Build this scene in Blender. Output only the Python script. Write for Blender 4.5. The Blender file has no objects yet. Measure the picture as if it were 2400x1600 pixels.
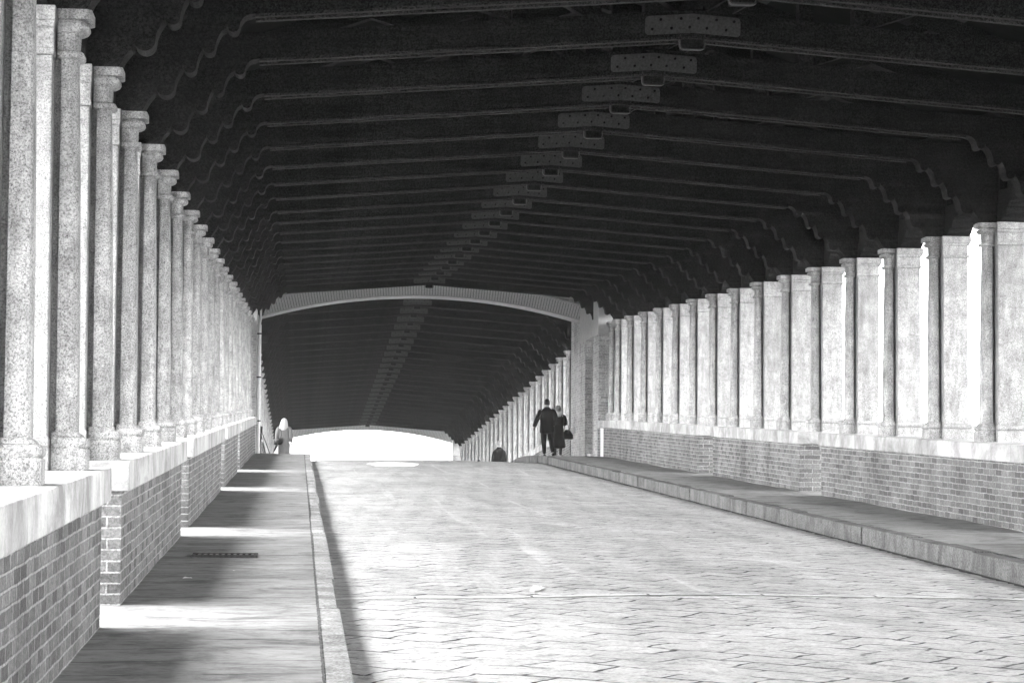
import bpy, bmesh, math, random
from mathutils import Vector, Matrix
random.seed(7)
sc = bpy.context.scene
COL = sc.collection
S = 2.6            # bay length
Z0 = 0.747
ORD = ['first','second','third','fourth','fifth','sixth','seventh','eighth','ninth','tenth','eleventh','twelfth','thirteenth','fourteenth','fifteenth','sixteenth','seventeenth','eighteenth','nineteenth','twentieth','twenty-first','twenty-second','twenty-third','twenty-fourth','twenty-fifth','twenty-sixth','twenty-seventh','twenty-eighth']

# ---------------------------------------------------------------- bridge profile
KN = [(-30, .0375), (65, .0375), (68, .0165), (71, .0155), (76, -.0385), (138, -.0385), (144, 0.), (400, 0.)]
def P(y):
    """pavement height above the start of the ramp"""
    z = -30*.0375
    if y <= -30: return z
    for (a, sa), (b, sb) in zip(KN, KN[1:]):
        t = min(y, b)
        if t <= a: break
        k = (sb-sa)/(b-a)
        z += sa*(t-a) + .5*k*(t-a)**2
    return z

# ---------------------------------------------------------------- mesh helpers
def setp(o, label=None, cat=None, group=None, kind=None):
    if label: o['label'] = label
    if cat: o['category'] = cat
    if group: o['group'] = group
    if kind: o['kind'] = kind
    return o
def empty(name, loc, label, cat, group=None, rz=0):
    o = bpy.data.objects.new(name, None); COL.objects.link(o)
    o.location = loc; o.rotation_euler = (0, 0, rz); o.empty_display_size = .3
    return setp(o, label, cat, group)
class MB:
    def __init__(s): s.v = []; s.f = []
    def add(s, vs, fs):
        n = len(s.v); s.v += [tuple(v) for v in vs]; s.f += [tuple(i+n for i in f) for f in fs]; return s
    def box(s, x0, x1, y0, y1, z0, z1):
        return s.add([(x0,y0,z0),(x1,y0,z0),(x1,y1,z0),(x0,y1,z0),(x0,y0,z1),(x1,y0,z1),(x1,y1,z1),(x0,y1,z1)],
                     [(3,2,1,0),(4,5,6,7),(0,1,5,4),(1,2,6,5),(2,3,7,6),(3,0,4,7)])
    def run(s, x0, x1, y0, y1, h0, h1, step=2.6, xs=None):
        """a bar along the bridge that follows the profile"""
        n = max(1, int(math.ceil((y1-y0)/step))); vs = []; fs = []
        for i in range(n+1):
            y = y0+(y1-y0)*i/n; p = P(y)
            vs += [(x0,y,p+h0),(x1,y,p+h0),(x1,y,p+h1),(x0,y,p+h1)]
        for i in range(n):
            a = 4*i; b = a+4
            fs += [(a,a+1,b+1,b)[::-1],(a+1,a+2,b+2,b+1)[::-1],(a+2,a+3,b+3,b+2)[::-1],(a+3,a,b,b+3)[::-1]]
        fs += [(0,1,2,3),(4*n+3,4*n+2,4*n+1,4*n)]
        return s.add(vs, fs)
    def bar(s, a, b, w, t, up=(0,1,0)):
        """rectangular bar from a to b; t measured along up"""
        a = Vector(a); b = Vector(b); d = (b-a).normalized(); u = Vector(up); u = (u-d*u.dot(d)).normalized(); w_ = d.cross(u)
        vs = []
        for p in (a, b):
            for sx, sy in ((-1,-1),(1,-1),(1,1),(-1,1)): vs.append(p+w_*sx*w/2+u*sy*t/2)
        return s.add(vs, [(0,3,2,1),(4,5,6,7),(0,1,5,4),(1,2,6,5),(2,3,7,6),(3,0,4,7)])
    def tube(s, pts, rs, n=12, flat=1.0, cap=True):
        pts = [Vector(p) for p in pts]; m = len(pts); base = len(s.v); vs = []; fs = []
        for i, p in enumerate(pts):
            d = (pts[min(i+1,m-1)]-pts[max(i-1,0)]).normalized()
            r = Vector((1,0,0)) if abs(d.x) < .9 else Vector((0,1,0))
            u = (r-d*r.dot(d)).normalized(); w = d.cross(u)
            for k in range(n):
                t = 2*math.pi*k/n; vs.append(p+u*math.cos(t)*rs[i]+w*math.sin(t)*rs[i]*flat)
        for i in range(m-1):
            for k in range(n):
                a = i*n+k; b = i*n+(k+1)%n; fs.append((a, b, b+n, a+n))
        if cap: fs += [tuple(range(n))[::-1], tuple(range((m-1)*n, m*n))]
        return s.add(vs, fs)
    def rings(s, rr, n=18):
        """rr: (z, rx, ry, cx, cy) ellipses"""
        vs = []; fs = []
        for (z, rx, ry, cx, cy) in rr:
            for k in range(n):
                t = 2*math.pi*k/n; vs.append((cx+math.cos(t)*rx, cy+math.sin(t)*ry, z))
        for i in range(len(rr)-1):
            for k in range(n):
                a = i*n+k; b = i*n+(k+1)%n; fs.append((a, b, b+n, a+n))
        fs += [tuple(range(n))[::-1], tuple(range((len(rr)-1)*n, len(rr)*n))]
        return s.add(vs, fs)
    def poly(s, pts, y0, y1):
        """extrude an xz polygon along y"""
        n = len(pts); vs = [(x,y0,z) for x,z in pts]+[(x,y1,z) for x,z in pts]
        fs = [tuple(range(n)), tuple(range(n,2*n))[::-1]]+[((i+1)%n, i, i+n, (i+1)%n+n) for i in range(n)]
        return s.add(vs, fs)
    def build(s, name, mat, parent=None, loc=(0,0,0), bevel=0, smooth=False, prof=False, segs=2):
        me = bpy.data.meshes.new(name); bm = bmesh.new()
        vs = [bm.verts.new(v) for v in s.v]
        for f in s.f:
            try: bm.faces.new([vs[i] for i in f])
            except ValueError: pass
        bmesh.ops.recalc_face_normals(bm, faces=bm.faces)
        if bevel:
            es = [e for e in bm.edges if len(e.link_faces) == 2 and e.calc_face_angle(0) > .5]
            if es: bmesh.ops.bevel(bm, geom=es, offset=bevel, segments=segs, affect='EDGES', profile=.6, clamp_overlap=True)
        bm.normal_update()
        uv = bm.loops.layers.uv.new('UVMap')
        for f in bm.faces:
            n = f.normal; ax = max(range(3), key=lambda i: abs(n[i]))
            for l in f.loops:
                c = l.vert.co; z = c.z-(P(c.y) if prof else 0)
                l[uv].uv = (c.y, z) if ax == 0 else ((c.x, z) if ax == 1 else (c.x, c.y))
        if smooth:
            for f in bm.faces: f.smooth = True
        bm.to_mesh(me); bm.free()
        if smooth and hasattr(me, 'set_sharp_from_angle'): me.set_sharp_from_angle(angle=math.radians(smooth if smooth is not True else 45))
        me.materials.append(mat)
        o = bpy.data.objects.new(name, me); COL.objects.link(o); o.location = loc
        if parent: o.parent = parent
        return o
def copy_tree(o, parent=None):
    c = o.copy(); COL.objects.link(c); c.parent = parent
    for ch in list(CH.get(o.name, [])):
        d = copy_tree(ch, c)
    return c
CH = {}
def kids(root):
    """record children of a prototype once (fast copies)"""
    for o in COL.objects:
        if o.parent: CH.setdefault(o.parent.name, [])
    CH.clear()
    def rec(o):
        CH[o.name] = [c for c in COL.objects if c.parent == o]
        for c in CH[o.name]: rec(c)
    rec(root)

# ---------------------------------------------------------------- materials
def mat(name, base=.3, rough=.8, build=None, spec=.3, metal=0.):
    m = bpy.data.materials.new(name); m.use_nodes = True; nt = m.node_tree; N = nt.nodes; L = nt.links
    b = N['Principled BSDF']; b.inputs['Base Color'].default_value = (base,)*3+(1,)
    b.inputs['Roughness'].default_value = rough; b.inputs['Specular IOR Level'].default_value = spec; b.inputs['Metallic'].default_value = metal
    if build: build(NT(nt, b))
    return m
class NT:
    def __init__(s, nt, b): s.nt = nt; s.N = nt.nodes; s.L = nt.links; s.b = b; s.tc = s.N.new('ShaderNodeTexCoord')
    def lk(s, a, b): s.L.new(a, b)
    def mapping(s, src='UV', scale=(1,1,1), rot=(0,0,0), loc=(0,0,0)):
        m = s.N.new('ShaderNodeMapping'); s.lk(s.tc.outputs[src] if isinstance(src, str) else src, m.inputs[0])
        m.inputs['Scale'].default_value = scale; m.inputs['Rotation'].default_value = rot; m.inputs['Location'].default_value = loc
        return m.outputs[0]
    def noise(s, vec, scale, detail=4, rough=.55, dist=0):
        n = s.N.new('ShaderNodeTexNoise'); s.lk(vec, n.inputs['Vector']); n.inputs['Scale'].default_value = scale
        n.inputs['Detail'].default_value = detail; n.inputs['Roughness'].default_value = rough; n.inputs['Distortion'].default_value = dist
        return n.outputs['Fac']
    def voro(s, vec, scale, feat='F1', out='Distance', rnd=1):
        n = s.N.new('ShaderNodeTexVoronoi'); n.feature = feat; s.lk(vec, n.inputs['Vector']); n.inputs['Scale'].default_value = scale; n.inputs['Randomness'].default_value = rnd
        return n.outputs[out]
    def ramp(s, fac, stops):
        r = s.N.new('ShaderNodeValToRGB'); s.lk(fac, r.inputs[0]); e = r.color_ramp.elements
        while len(e) < len(stops): e.new(.5)
        for i, (p, v) in enumerate(stops): e[i].position = p; e[i].color = (v, v, v, 1)
        return r.outputs[0]
    def math(s, op, a, b=0., clamp=False):
        n = s.N.new('ShaderNodeMath'); n.operation = op; n.use_clamp = clamp
        for i, x in enumerate((a, b)):
            if isinstance(x, (int, float)): n.inputs[i].default_value = x
            else: s.lk(x, n.inputs[i])
        return n.outputs[0]
    def addv(s, vec, off, amt):
        """distort a vector by a scalar-ish colour"""
        a = s.N.new('ShaderNodeVectorMath'); a.operation = 'SUBTRACT'; s.lk(off, a.inputs[0]); a.inputs[1].default_value = (.5,.5,.5)
        m = s.N.new('ShaderNodeVectorMath'); m.operation = 'MULTIPLY'; s.lk(a.outputs[0], m.inputs[0]); m.inputs[1].default_value = amt
        c = s.N.new('ShaderNodeVectorMath'); c.operation = 'ADD'; s.lk(vec, c.inputs[0]); s.lk(m.outputs[0], c.inputs[1])
        return c.outputs[0]
    def noisec(s, vec, scale, detail=2):
        n = s.N.new('ShaderNodeTexNoise'); s.lk(vec, n.inputs['Vector']); n.inputs['Scale'].default_value = scale; n.inputs['Detail'].default_value = detail
        return n.outputs['Color']
    def brick(s, vec, w, h, mortar, c1, c2, cm, offset=.5, smooth=.15, bias=0.):
        n = s.N.new('ShaderNodeTexBrick'); s.lk(vec, n.inputs['Vector']); n.offset = offset
        n.inputs['Scale'].default_value = 1; n.inputs['Brick Width'].default_value = w; n.inputs['Row Height'].default_value = h
        n.inputs['Mortar Size'].default_value = mortar; n.inputs['Mortar Smooth'].default_value = smooth; n.inputs['Bias'].default_value = bias
        for k, v in (('Color1', c1), ('Color2', c2), ('Mortar', cm)): n.inputs[k].default_value = (v, v, v, 1)
        return n.outputs['Color'], n.outputs['Fac']
    def color(s, v): s.lk(v, s.b.inputs['Base Color'])
    def rough(s, v): s.lk(v, s.b.inputs['Roughness'])
    def bump(s, h, strength=.4, dist=.01):
        n = s.N.new('ShaderNodeBump'); s.lk(h, n.inputs['Height']); n.inputs['Strength'].default_value = strength; n.inputs['Distance'].default_value = dist
        s.lk(n.outputs[0], s.b.inputs['Normal'])
    def rnd(s):
        n = s.N.new('ShaderNodeObjectInfo'); return n.outputs['Random']

def granite(lo, hi, amp=1.0):
    def f(t):
        oi = t.N.new('ShaderNodeObjectInfo')
        sc_ = t.N.new('ShaderNodeVectorMath'); sc_.operation = 'ADD'; t.lk(t.tc.outputs['Object'], sc_.inputs[0])
        mu = t.N.new('ShaderNodeVectorMath'); mu.operation = 'SCALE'; t.lk(oi.outputs['Location'], mu.inputs[0]); mu.inputs['Scale'].default_value = 3.7
        t.lk(mu.outputs[0], sc_.inputs[1]); v = sc_.outputs[0]
        a = t.noise(v, 85, 7, .9); b = t.noise(v, 5, 5, .65, .4); c = t.noise(t.mapping(v, (6, 6, 1.0)), 2.2, 5, .65)
        d = t.noise(v, 21, 3, .6)
        sp = t.ramp(a, [(.39, .05), (.48, .70), (.56, 1.15)])
        sp2 = t.ramp(d, [(.32, .72), (.48, 1.)])
        bl = t.ramp(b, [(.30, .62), (.66, 1.08)])
        st = t.ramp(c, [(.32, .62), (.62, 1.05)])
        r = t.math('MULTIPLY', t.math('MULTIPLY', t.math('MULTIPLY', sp, sp2), bl), st)
        w = t.math('ADD', t.math('MULTIPLY', r, hi-lo), lo)
        w = t.math('MULTIPLY', w, t.math('ADD', t.math('MULTIPLY', oi.outputs['Random'], .22), .89))
        t.color(w); t.bump(t.math('ADD', a, t.math('MULTIPLY', b, .8)), .8, .02)
    return f
def coping(t):
    uv = t.tc.outputs['UV']; o = t.tc.outputs['Object']
    u = t.math('SINE', 0)
    sep = t.N.new('ShaderNodeSeparateXYZ'); t.lk(o, sep.inputs[0])
    # one tone per cut block along the parapet
    cell = t.math('FLOOR', t.math('DIVIDE', sep.outputs['Y'], .83))
    wn = t.N.new('ShaderNodeTexWhiteNoise'); wn.noise_dimensions = '1D'; t.lk(cell, wn.inputs['W'])
    fr = t.math('FRACT', t.math('DIVIDE', sep.outputs['Y'], .83))
    joint = t.ramp(fr, [(0, .35), (.012, 1.)])
    n1 = t.noise(o, 1.7, 6, .7, .6); n2 = t.noise(o, 40, 3, .7)
    c = t.math('MULTIPLY', t.ramp(n1, [(.36, .45), (.58, 1.0)]), t.ramp(n2, [(.3, .8), (.6, 1.0)]))
    c = t.math('MULTIPLY', c, t.math('ADD', t.math('MULTIPLY', wn.outputs['Value'], .3), .72))
    c = t.math('MULTIPLY', t.math('MULTIPLY', c, joint), .46)
    t.color(c); t.bump(t.math('ADD', t.math('MULTIPLY', joint, 1.2), n2), .3, .006)
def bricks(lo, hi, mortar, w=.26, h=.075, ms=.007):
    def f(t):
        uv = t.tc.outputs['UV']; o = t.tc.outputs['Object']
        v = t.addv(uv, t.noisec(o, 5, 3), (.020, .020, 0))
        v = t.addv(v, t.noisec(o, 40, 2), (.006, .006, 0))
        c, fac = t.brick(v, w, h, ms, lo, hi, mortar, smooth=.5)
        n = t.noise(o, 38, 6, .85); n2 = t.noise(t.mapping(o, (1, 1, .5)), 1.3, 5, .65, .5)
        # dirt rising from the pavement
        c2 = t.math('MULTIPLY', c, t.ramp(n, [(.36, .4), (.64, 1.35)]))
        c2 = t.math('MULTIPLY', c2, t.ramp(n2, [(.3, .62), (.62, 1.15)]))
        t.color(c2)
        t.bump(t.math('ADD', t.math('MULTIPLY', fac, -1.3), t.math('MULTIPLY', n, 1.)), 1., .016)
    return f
def wood(c0, c1):
    def f(t):
        o = t.tc.outputs['Object']
        v = t.mapping(o, (.5, 9, 9)); n = t.noise(v, 3, 6, .7, .3); b = t.noise(o, 2.2, 4, .6); sp = t.noise(o, 90, 1, .5)
        c = t.math('MULTIPLY', t.ramp(n, [(.3, c0), (.7, c1)]), t.ramp(b, [(.3, .7), (.7, 1.3)]))
        gr = t.noise(o, 55, 3, .9); c = t.math('MULTIPLY', c, t.ramp(gr, [(.38, .1), (.62, 2.)])); c = t.math('ADD', c, t.ramp(sp, [(.80, 0.), (.84, .08)]))
        t.color(c); t.bump(n, .3, .01)
    return f
def paving(t):
    """big worn slabs laid on the diagonal"""
    o = t.tc.outputs['Object']
    v = t.addv(o, t.noisec(o, 1.1, 3), (.34, .34, 0)); v = t.addv(v, t.noisec(o, 6, 4), (.09, .09, 0))
    vr = t.mapping(v, (1, 1, 1), (0, 0, math.radians(40)))
    c, fac = t.brick(vr, .52, .36, .019, .86, 1.04, .95, smooth=.7, bias=-.1)
    ce = t.voro(t.mapping(v, (1, 1.25, 1), loc=(5, 2, 0)), 1.15, 'DISTANCE_TO_EDGE'); ck = t.ramp(ce, [(.0, 1.), (.008, .7), (.018, 0.)])
    gap = t.noise(o, 1.9, 4, .65)                                  # joints filled in places
    jm = t.math('MULTIPLY', fac, t.ramp(gap, [(.42, .06), (.54, 1.)]))
    jm = t.math('MAXIMUM', jm, t.math('MULTIPLY', ck, t.ramp(gap, [(.30, .5), (.40, .0)])))
    n1 = t.noise(t.mapping(o, (.9, .22, 1)), 1.3, 5, .6, .6)       # wheel polish along the road
    n2 = t.noise(o, 9, 6, .8); n3 = t.noise(o, 3.2, 5, .75, .5); n4 = t.noise(o, 34, 3, .7)
    base = t.math('MULTIPLY', t.ramp(n1, [(.3, .72), (.66, 1.12)]), t.ramp(n2, [(.36, .45), (.45, .95), (.66, 1.12)]))
    base = t.math('MULTIPLY', base, t.ramp(n3, [(.34, .55), (.42, .95), (.62, 1.05)]))
    base = t.math('MULTIPLY', t.math('MULTIPLY', base, t.ramp(n4, [(.34, .7), (.58, 1.08)])), c)
    trk = t.noise(t.mapping(o, (3.2, .05, 1)), 1.5, 3, .5, .8)
    base = t.math('ADD', base, t.ramp(trk, [(.62, 0.), (.72, .22)]))
    col = t.math('MULTIPLY', base, .54)
    mx = t.math('MAXIMUM', t.math('MULTIPLY', col, t.math('SUBTRACT', 1., t.math('MULTIPLY', jm, 1.25))), .004)
    pits = t.ramp(t.noise(t.mapping(o, (1., 1.5, 1), loc=(3, 1, 0)), 3.4, 2, .5), [(.20, .12), (.25, 1.)])
    t.color(t.math('MULTIPLY', mx, pits))
    t.rough(t.ramp(n1, [(.3, .66), (.7, .45)]))
    t.bump(t.math('ADD', t.math('MULTIPLY', jm, -1.2), t.math('ADD', t.math('MULTIPLY', n3, 1.), t.math('MULTIPLY', n2, .7))), .65, .025)
def strip(t):
    o = t.tc.outputs['Object']; n = t.noise(o, 25, 5, .7)
    c, fac = t.brick(t.mapping(o, (1, 1, 1)), .95, 4., .012, .62, .80, .08, offset=0)
    k = t.noise(o, 1.4, 3, .6)
    t.color(t.math('MULTIPLY', t.math('MULTIPLY', c, t.ramp(n, [(.3, .7), (.6, 1.05)])), t.ramp(k, [(.40, .62), (.52, 1.)]))); t.bump(n, .3, .01)
def sidewalk(t):
    o = t.tc.outputs['Object']
    v = t.addv(o, t.noisec(o, 1.3, 2), (.05, .07, 0)); v = t.addv(v, t.noisec(o, 14, 2), (.02, .02, 0))
    c, fac = t.brick(t.mapping(v, (1, 1, 1), loc=(2.3, .1, 0)), 24., .62, .014, .36, .50, .04, offset=.5, smooth=.9)
    n1 = t.noise(t.mapping(o, (.9, 1.3, 1)), 2.6, 7, .75, .5); n2 = t.noise(o, 12, 6, .8)
    k = t.ramp(t.noise(o, 2.3, 3), [(.40, .25), (.58, 1.)])
    jm = t.math('MULTIPLY', fac, k)
    b = t.math('MULTIPLY', t.ramp(n1, [(.36, .40), (.5, .95), (.64, 1.25)]), t.ramp(n2, [(.28, .6), (.5, 1.)]))
    t.color(t.math('MULTIPLY', t.math('MULTIPLY', b, .21), t.math('SUBTRACT', 1., t.math('MULTIPLY', jm, 1.25))))
    t.bump(t.math('ADD', t.math('MULTIPLY', jm, -1.), t.math('MULTIPLY', n1, 1.2)), .6, .02)
def kerbm(t, amp=.30):
    o = t.tc.outputs['Object']
    n1 = t.noise(t.mapping(o, (1, 1, .6)), 3.2, 6, .7, .5); n2 = t.noise(o, 50, 4, .75)
    b = t.math('MULTIPLY', t.ramp(n1, [(.34, .4), (.6, 1.1)]), t.ramp(n2, [(.38, .35), (.56, 1.1)]))
    t.color(t.math('MULTIPLY', b, t.math('ADD', t.math('MULTIPLY', t.rnd(), .0), amp))); t.bump(t.math('ADD', n1, t.math('MULTIPLY', n2, .5)), .5, .015)
def noisy(lo, hi, scale, bump=.3):
    def f(t):
        o = t.tc.outputs['Object']; n = t.noise(o, scale, 5, .65); t.color(t.ramp(n, [(.3, lo), (.7, hi)])); t.bump(n, bump, .01)
    return f
def planks(t):
    o = t.tc.outputs['Object']
    c, fac = t.brick(t.mapping(o, (1, 1, 1)), 2.3, .17, .006, .0015, .003, .0005)
    n = t.noise(t.mapping(o, (.6, 6, 1)), 5, 4, .6); t.color(t.math('MULTIPLY', c, t.ramp(n, [(.3, .7), (.7, 1.3)]))); t.bump(t.math('MULTIPLY', fac, -1), .4, .01)
def tiles(t):
    o = t.tc.outputs['Object']; w = t.N.new('ShaderNodeTexWave'); t.lk(t.mapping(o, (1, 0, 0)), w.inputs[0]); w.inputs['Scale'].default_value = 1.6
    n = t.noise(o, 3, 4); t.color(t.math('MULTIPLY', t.ramp(w.outputs['Fac'], [(.2, .28), (.8, .52)]), t.ramp(n, [(.3, .8), (.7, 1.1)])))
    t.bump(w.outputs['Fac'], .6, .05)
def fabric(lo, hi):
    def f(t):
        o = t.tc.outputs['Object']; n = t.noise(o, 120, 3, .7); n2 = t.noise(t.mapping(o, (5, 5, 1)), 3, 3, .5)
        t.color(t.math('MULTIPLY', t.ramp(n, [(.3, lo), (.7, hi)]), t.ramp(n2, [(.3, .8), (.7, 1.2)]))); t.bump(n2, .6, .03)
    return f
M = dict(
    granite=mat('granite', rough=.85, build=granite(.02, .60)),
    slab=mat('slab_granite', rough=.85, build=granite(.07, .50)),
    coping=mat('coping_stone', rough=.8, build=coping),
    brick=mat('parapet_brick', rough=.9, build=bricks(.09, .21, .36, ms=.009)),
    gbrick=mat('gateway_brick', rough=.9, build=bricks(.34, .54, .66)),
    ring=mat('arch_brick', rough=.9, build=noisy(.58, .9, 30)),
    moulding=mat('moulding_stone', rough=.8, build=noisy(.5, .72, 12)),
    plaster=mat('plaster', rough=.9, build=noisy(.38, .52, 4)),
    wood=mat('dark_timber', rough=.85, build=wood(.009, .020), spec=.06),
    bwood=mat('bracket_timber', rough=.85, build=wood(.010, .022), spec=.06),
    stripwood=mat('lit_edge_timber', rough=.85, build=wood(.014, .036), spec=.1), planks=mat('roof_planks', rough=.9, build=planks, spec=.05),  # stripwood: paler tone paints the light caught by beam edges
    plate=mat('iron_plate', rough=.7, build=noisy(.030, .075, 45), spec=.2),
    bolt=mat('iron_bolt', .004, .8, spec=.05), strap=mat('iron_strap', rough=.55, build=noisy(.02, .06, 40), spec=.2),
    road=mat('stone_paving', rough=.5, build=paving, spec=.35), wornstone=mat('worn_stone', rough=.8, build=noisy(.45, .75, 18)), strip=mat('pale_stone_strip', rough=.6, build=strip),
    sidewalk=mat('sidewalk_stone', rough=.7, build=sidewalk), kerb=mat('kerb_stone', rough=.75, build=kerbm), kerbr=mat('darker_kerb_stone', rough=.75, build=lambda t: kerbm(t, .13)),  # right kerb has a darker tone than the left
    dirt=mat('gutter_dirt', rough=1, build=noisy(.02, .10, 9)),
    iron=mat('cast_iron', .03, .6), dustiron=mat('dusty_iron', .13, .7), tile=mat('roof_tiles', rough=.9, build=tiles),
    facade=mat('facade_render', rough=.9, build=noisy(.33, .37, 2)), dark=mat('dark_door', rough=.7, build=noisy(.02, .05, 8)),
    glass=mat('window_glass', .35, .3, spec=.5), shutter=mat('shutter_paint', .2, .7), eaves=mat('eaves_stone', .2, .8),
    pipe=mat('white_paint', rough=.5, build=noisy(.66, .82, 20)), frame=mat('stand_paint', .05, .5),
    ground=mat('ground_earth', rough=1, build=noisy(.25, .4, .6)), water=mat('river_water', .03, .12, spec=.4),
    bright_spot=mat('painted_bright_spot', rough=.8, build=noisy(.8, .9, 6)),  # light of the oval on the crest, put into a near-white colour
    paper=mat('paper', .8, .7),
    black=mat('black_wool', rough=.95, build=fabric(.008, .016)), grey=mat('dark_trousers', rough=.95, build=fabric(.015, .03)),
    coat=mat('pale_coat', rough=.95, build=fabric(.10, .18)), white=mat('white_scarf', rough=.9, build=fabric(.7, .85)),
    skin=mat('skin', .4, .6), blond=mat('pale_hair', rough=.6, build=fabric(.28, .5)), hair=mat('dark_hair', rough=.6, build=fabric(.015, .04)),
    ghair2=mat('white_hair', rough=.7, build=fabric(.22, .34)), ghair=mat('grey_hair', rough=.6, build=fabric(.12, .2)), leather=mat('black_leather', .012, .45), shoe=mat('shoe_leather', .02, .4),
    eye=mat('eye', .05, .2))

# ---------------------------------------------------------------- setting
XS_L, XS_R = -1.205, 8.235     # wall feet
KL0, KL1 = .14, .28            # left kerb
KR0, KR1 = 6.52, 6.72          # right kerb
def sheet(name, xs, ys, h, m, kind='structure', hf=None):
    b = MB(); vs = []; fs = []; nx = len(xs)
    for y in ys:
        for x in xs: vs.append((x, y, P(y)+(hf(x, y) if hf else h)))
    for j in range(len(ys)-1):
        for i in range(nx-1):
            a = j*nx+i; fs.append((a, a+1, a+nx+1, a+nx))
    o = b.add(vs, fs).build(name, m, smooth=True); o['kind'] = kind; return o
def frange(a, b, st):
    n = int(round((b-a)/st)); return [a+(b-a)*i/n for i in range(n+1)]
def roadh(x, y):
    t = (x-(KL1+KR0)/2)/((KR0-KL1)/2)
    w = .006*math.sin(x*2.1+y*.7)+.005*math.sin(y*1.9-x*1.3)
    return -.155-.045*t*t+w*(1-min(1, abs(t))**6)
sheet('road', frange(KL1-.04, KR0+.04, .35), frange(-6, 140, .5), 0, M['road'], hf=roadh)
def strip_band(y0, w=.14):
    xs = frange(KL1+.01, KR0-.01, .35); b = MB(); vs = []; fs = []
    for yy in (y0, y0+w):
        for x in xs: vs.append((x, yy+.03*math.sin(x*1.7)+.02*(x-3.4)*.2, P(yy)+roadh(x, yy)+.006))
    n = len(xs)
    for i in range(n-1): fs.append((i, i+1, i+1+n, i+n))
    return b.add(vs, fs).build('road_strip', M['strip'])
for yy in (20.2, 43.2): strip_band(yy)['kind'] = 'structure'
for nm, a, b_ in (('pavement', XS_L-.9, KL0), ('pavement', KR1, XS_R+.95)):
    sheet(nm, frange(a, b_, .3), frange(-6, 140, .65), 0, M['sidewalk'],
          hf=lambda x, y: .006*math.sin(x*3+y*1.1)+.004*math.sin(y*3.3+x))
# kerbs: rows of cut stones
def kerb(xa, xb, side):
    b = MB(); y = -6.; r = random.Random(side+3)
    while y < 140:
        L = r.uniform(.85, 1.5) if side else r.uniform(2.2, 4.2); y1 = min(140, y+L)
        dx = r.uniform(-.012, .012); dz = r.uniform(-.006, .008)
        b.run(xa+(dx if side else -.0), xb+(0 if side else dx), y+.004, y1-.004, -.34, .004+dz, step=3)
        y = y1
    o = b.build('kerb', M['kerbr' if side else 'kerb'], bevel=.014, prof=True, smooth=35); o['kind'] = 'structure'
kerb(KL0, KL1, 0); kerb(KR0, KR1, 1)
# dirt and moss in the gutter line at the right-hand kerb foot and the crack behind the left-hand kerb
def ragged(xa, xb, h, ys, seed, m='dirt', name='gutter_dirt'):
    r = random.Random(seed); b = MB(); vs = []; fs = []; n = len(ys)
    for y in ys:
        base = P(y)+(roadh(xa, y) if h is None else h)+.008
        vs += [(xa-r.uniform(0, .05)*(1 if h is None else .12), y, base), (xb+(0 if h is None else r.uniform(0, .006)), y, base)]
    for i in range(n-1): fs.append((2*i, 2*i+1, 2*i+3, 2*i+2))
    o = b.add(vs, fs).build(name, M[m]); setp(o, kind='stuff')
ragged(KR0-.05, KR0+.01, None, frange(-4, 70, .12), 1)
ragged(KL0-.008, KL0+.001, .004, frange(-4, 70, .05), 2)
# deck under the pavements, river, banks
d = MB().run(-2.6, 9.7, -6, 140, -1.1, -.36).build('bridge_deck', M['gbrick'], prof=True); d['kind'] = 'structure'
w = MB().box(-1500, 1500, -1500, 2500, -9.2, -9).build('river', M['water']); w['kind'] = 'structure'
g = MB(); g.box(-300, 300, -500, -5.9, -8, P(-6)-.2); g.box(-300, 300, 139.9, 900, -8, P(140)-.17)
g = g.build('ground', M['ground']); g['kind'] = 'structure'

# ---------------------------------------------------------------- granite piers
def loft(secs, qo, c=.05, seg=3, both=None):
    """secs: (h, qi, d): plan shape from qo inwards to qi with rounded inner corners"""
    b = MB(); vs = []; fs = []; ring = None
    for (h, qi, dd) in secs:
        pts = [(qo, -dd)]; cc = min(c, dd*.6, (qo-qi)*.6)
        for k in range(seg+1):
            t = math.pi/2*k/seg; pts.append((qi+cc-cc*math.sin(t), -dd+cc-cc*math.cos(t)))
        pts += [(q, -y) for q, y in reversed(pts)]
        ring = len(pts); vs += [(q, y, h) for q, y in pts]
    for i in range(len(secs)-1):
        for k in range(ring):
            a = i*ring+k; e = i*ring+(k+1) % ring; fs.append((a, e, e+ring, a+ring))
    fs += [tuple(range(ring))[::-1], tuple(range((len(secs)-1)*ring, len(secs)*ring))]
    return b.add(vs, fs)
def rect_loft(secs, q0):
    """secs: (h, q_outer, d, q_inner)"""
    b = MB(); vs = []; fs = []
    for (h, qo, dd, qi) in secs: vs += [(qi,-dd,h),(qo,-dd,h),(qo,dd,h),(qi,dd,h)]
    for i in range(len(secs)-1):
        for k in range(4):
            a = i*4+k; e = i*4+(k+1) % 4; fs.append((a, e, e+4, a+4))
    n = len(secs); fs += [(3,2,1,0), tuple(range(4*n-4, 4*n))]
    return b.add(vs, fs)
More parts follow.
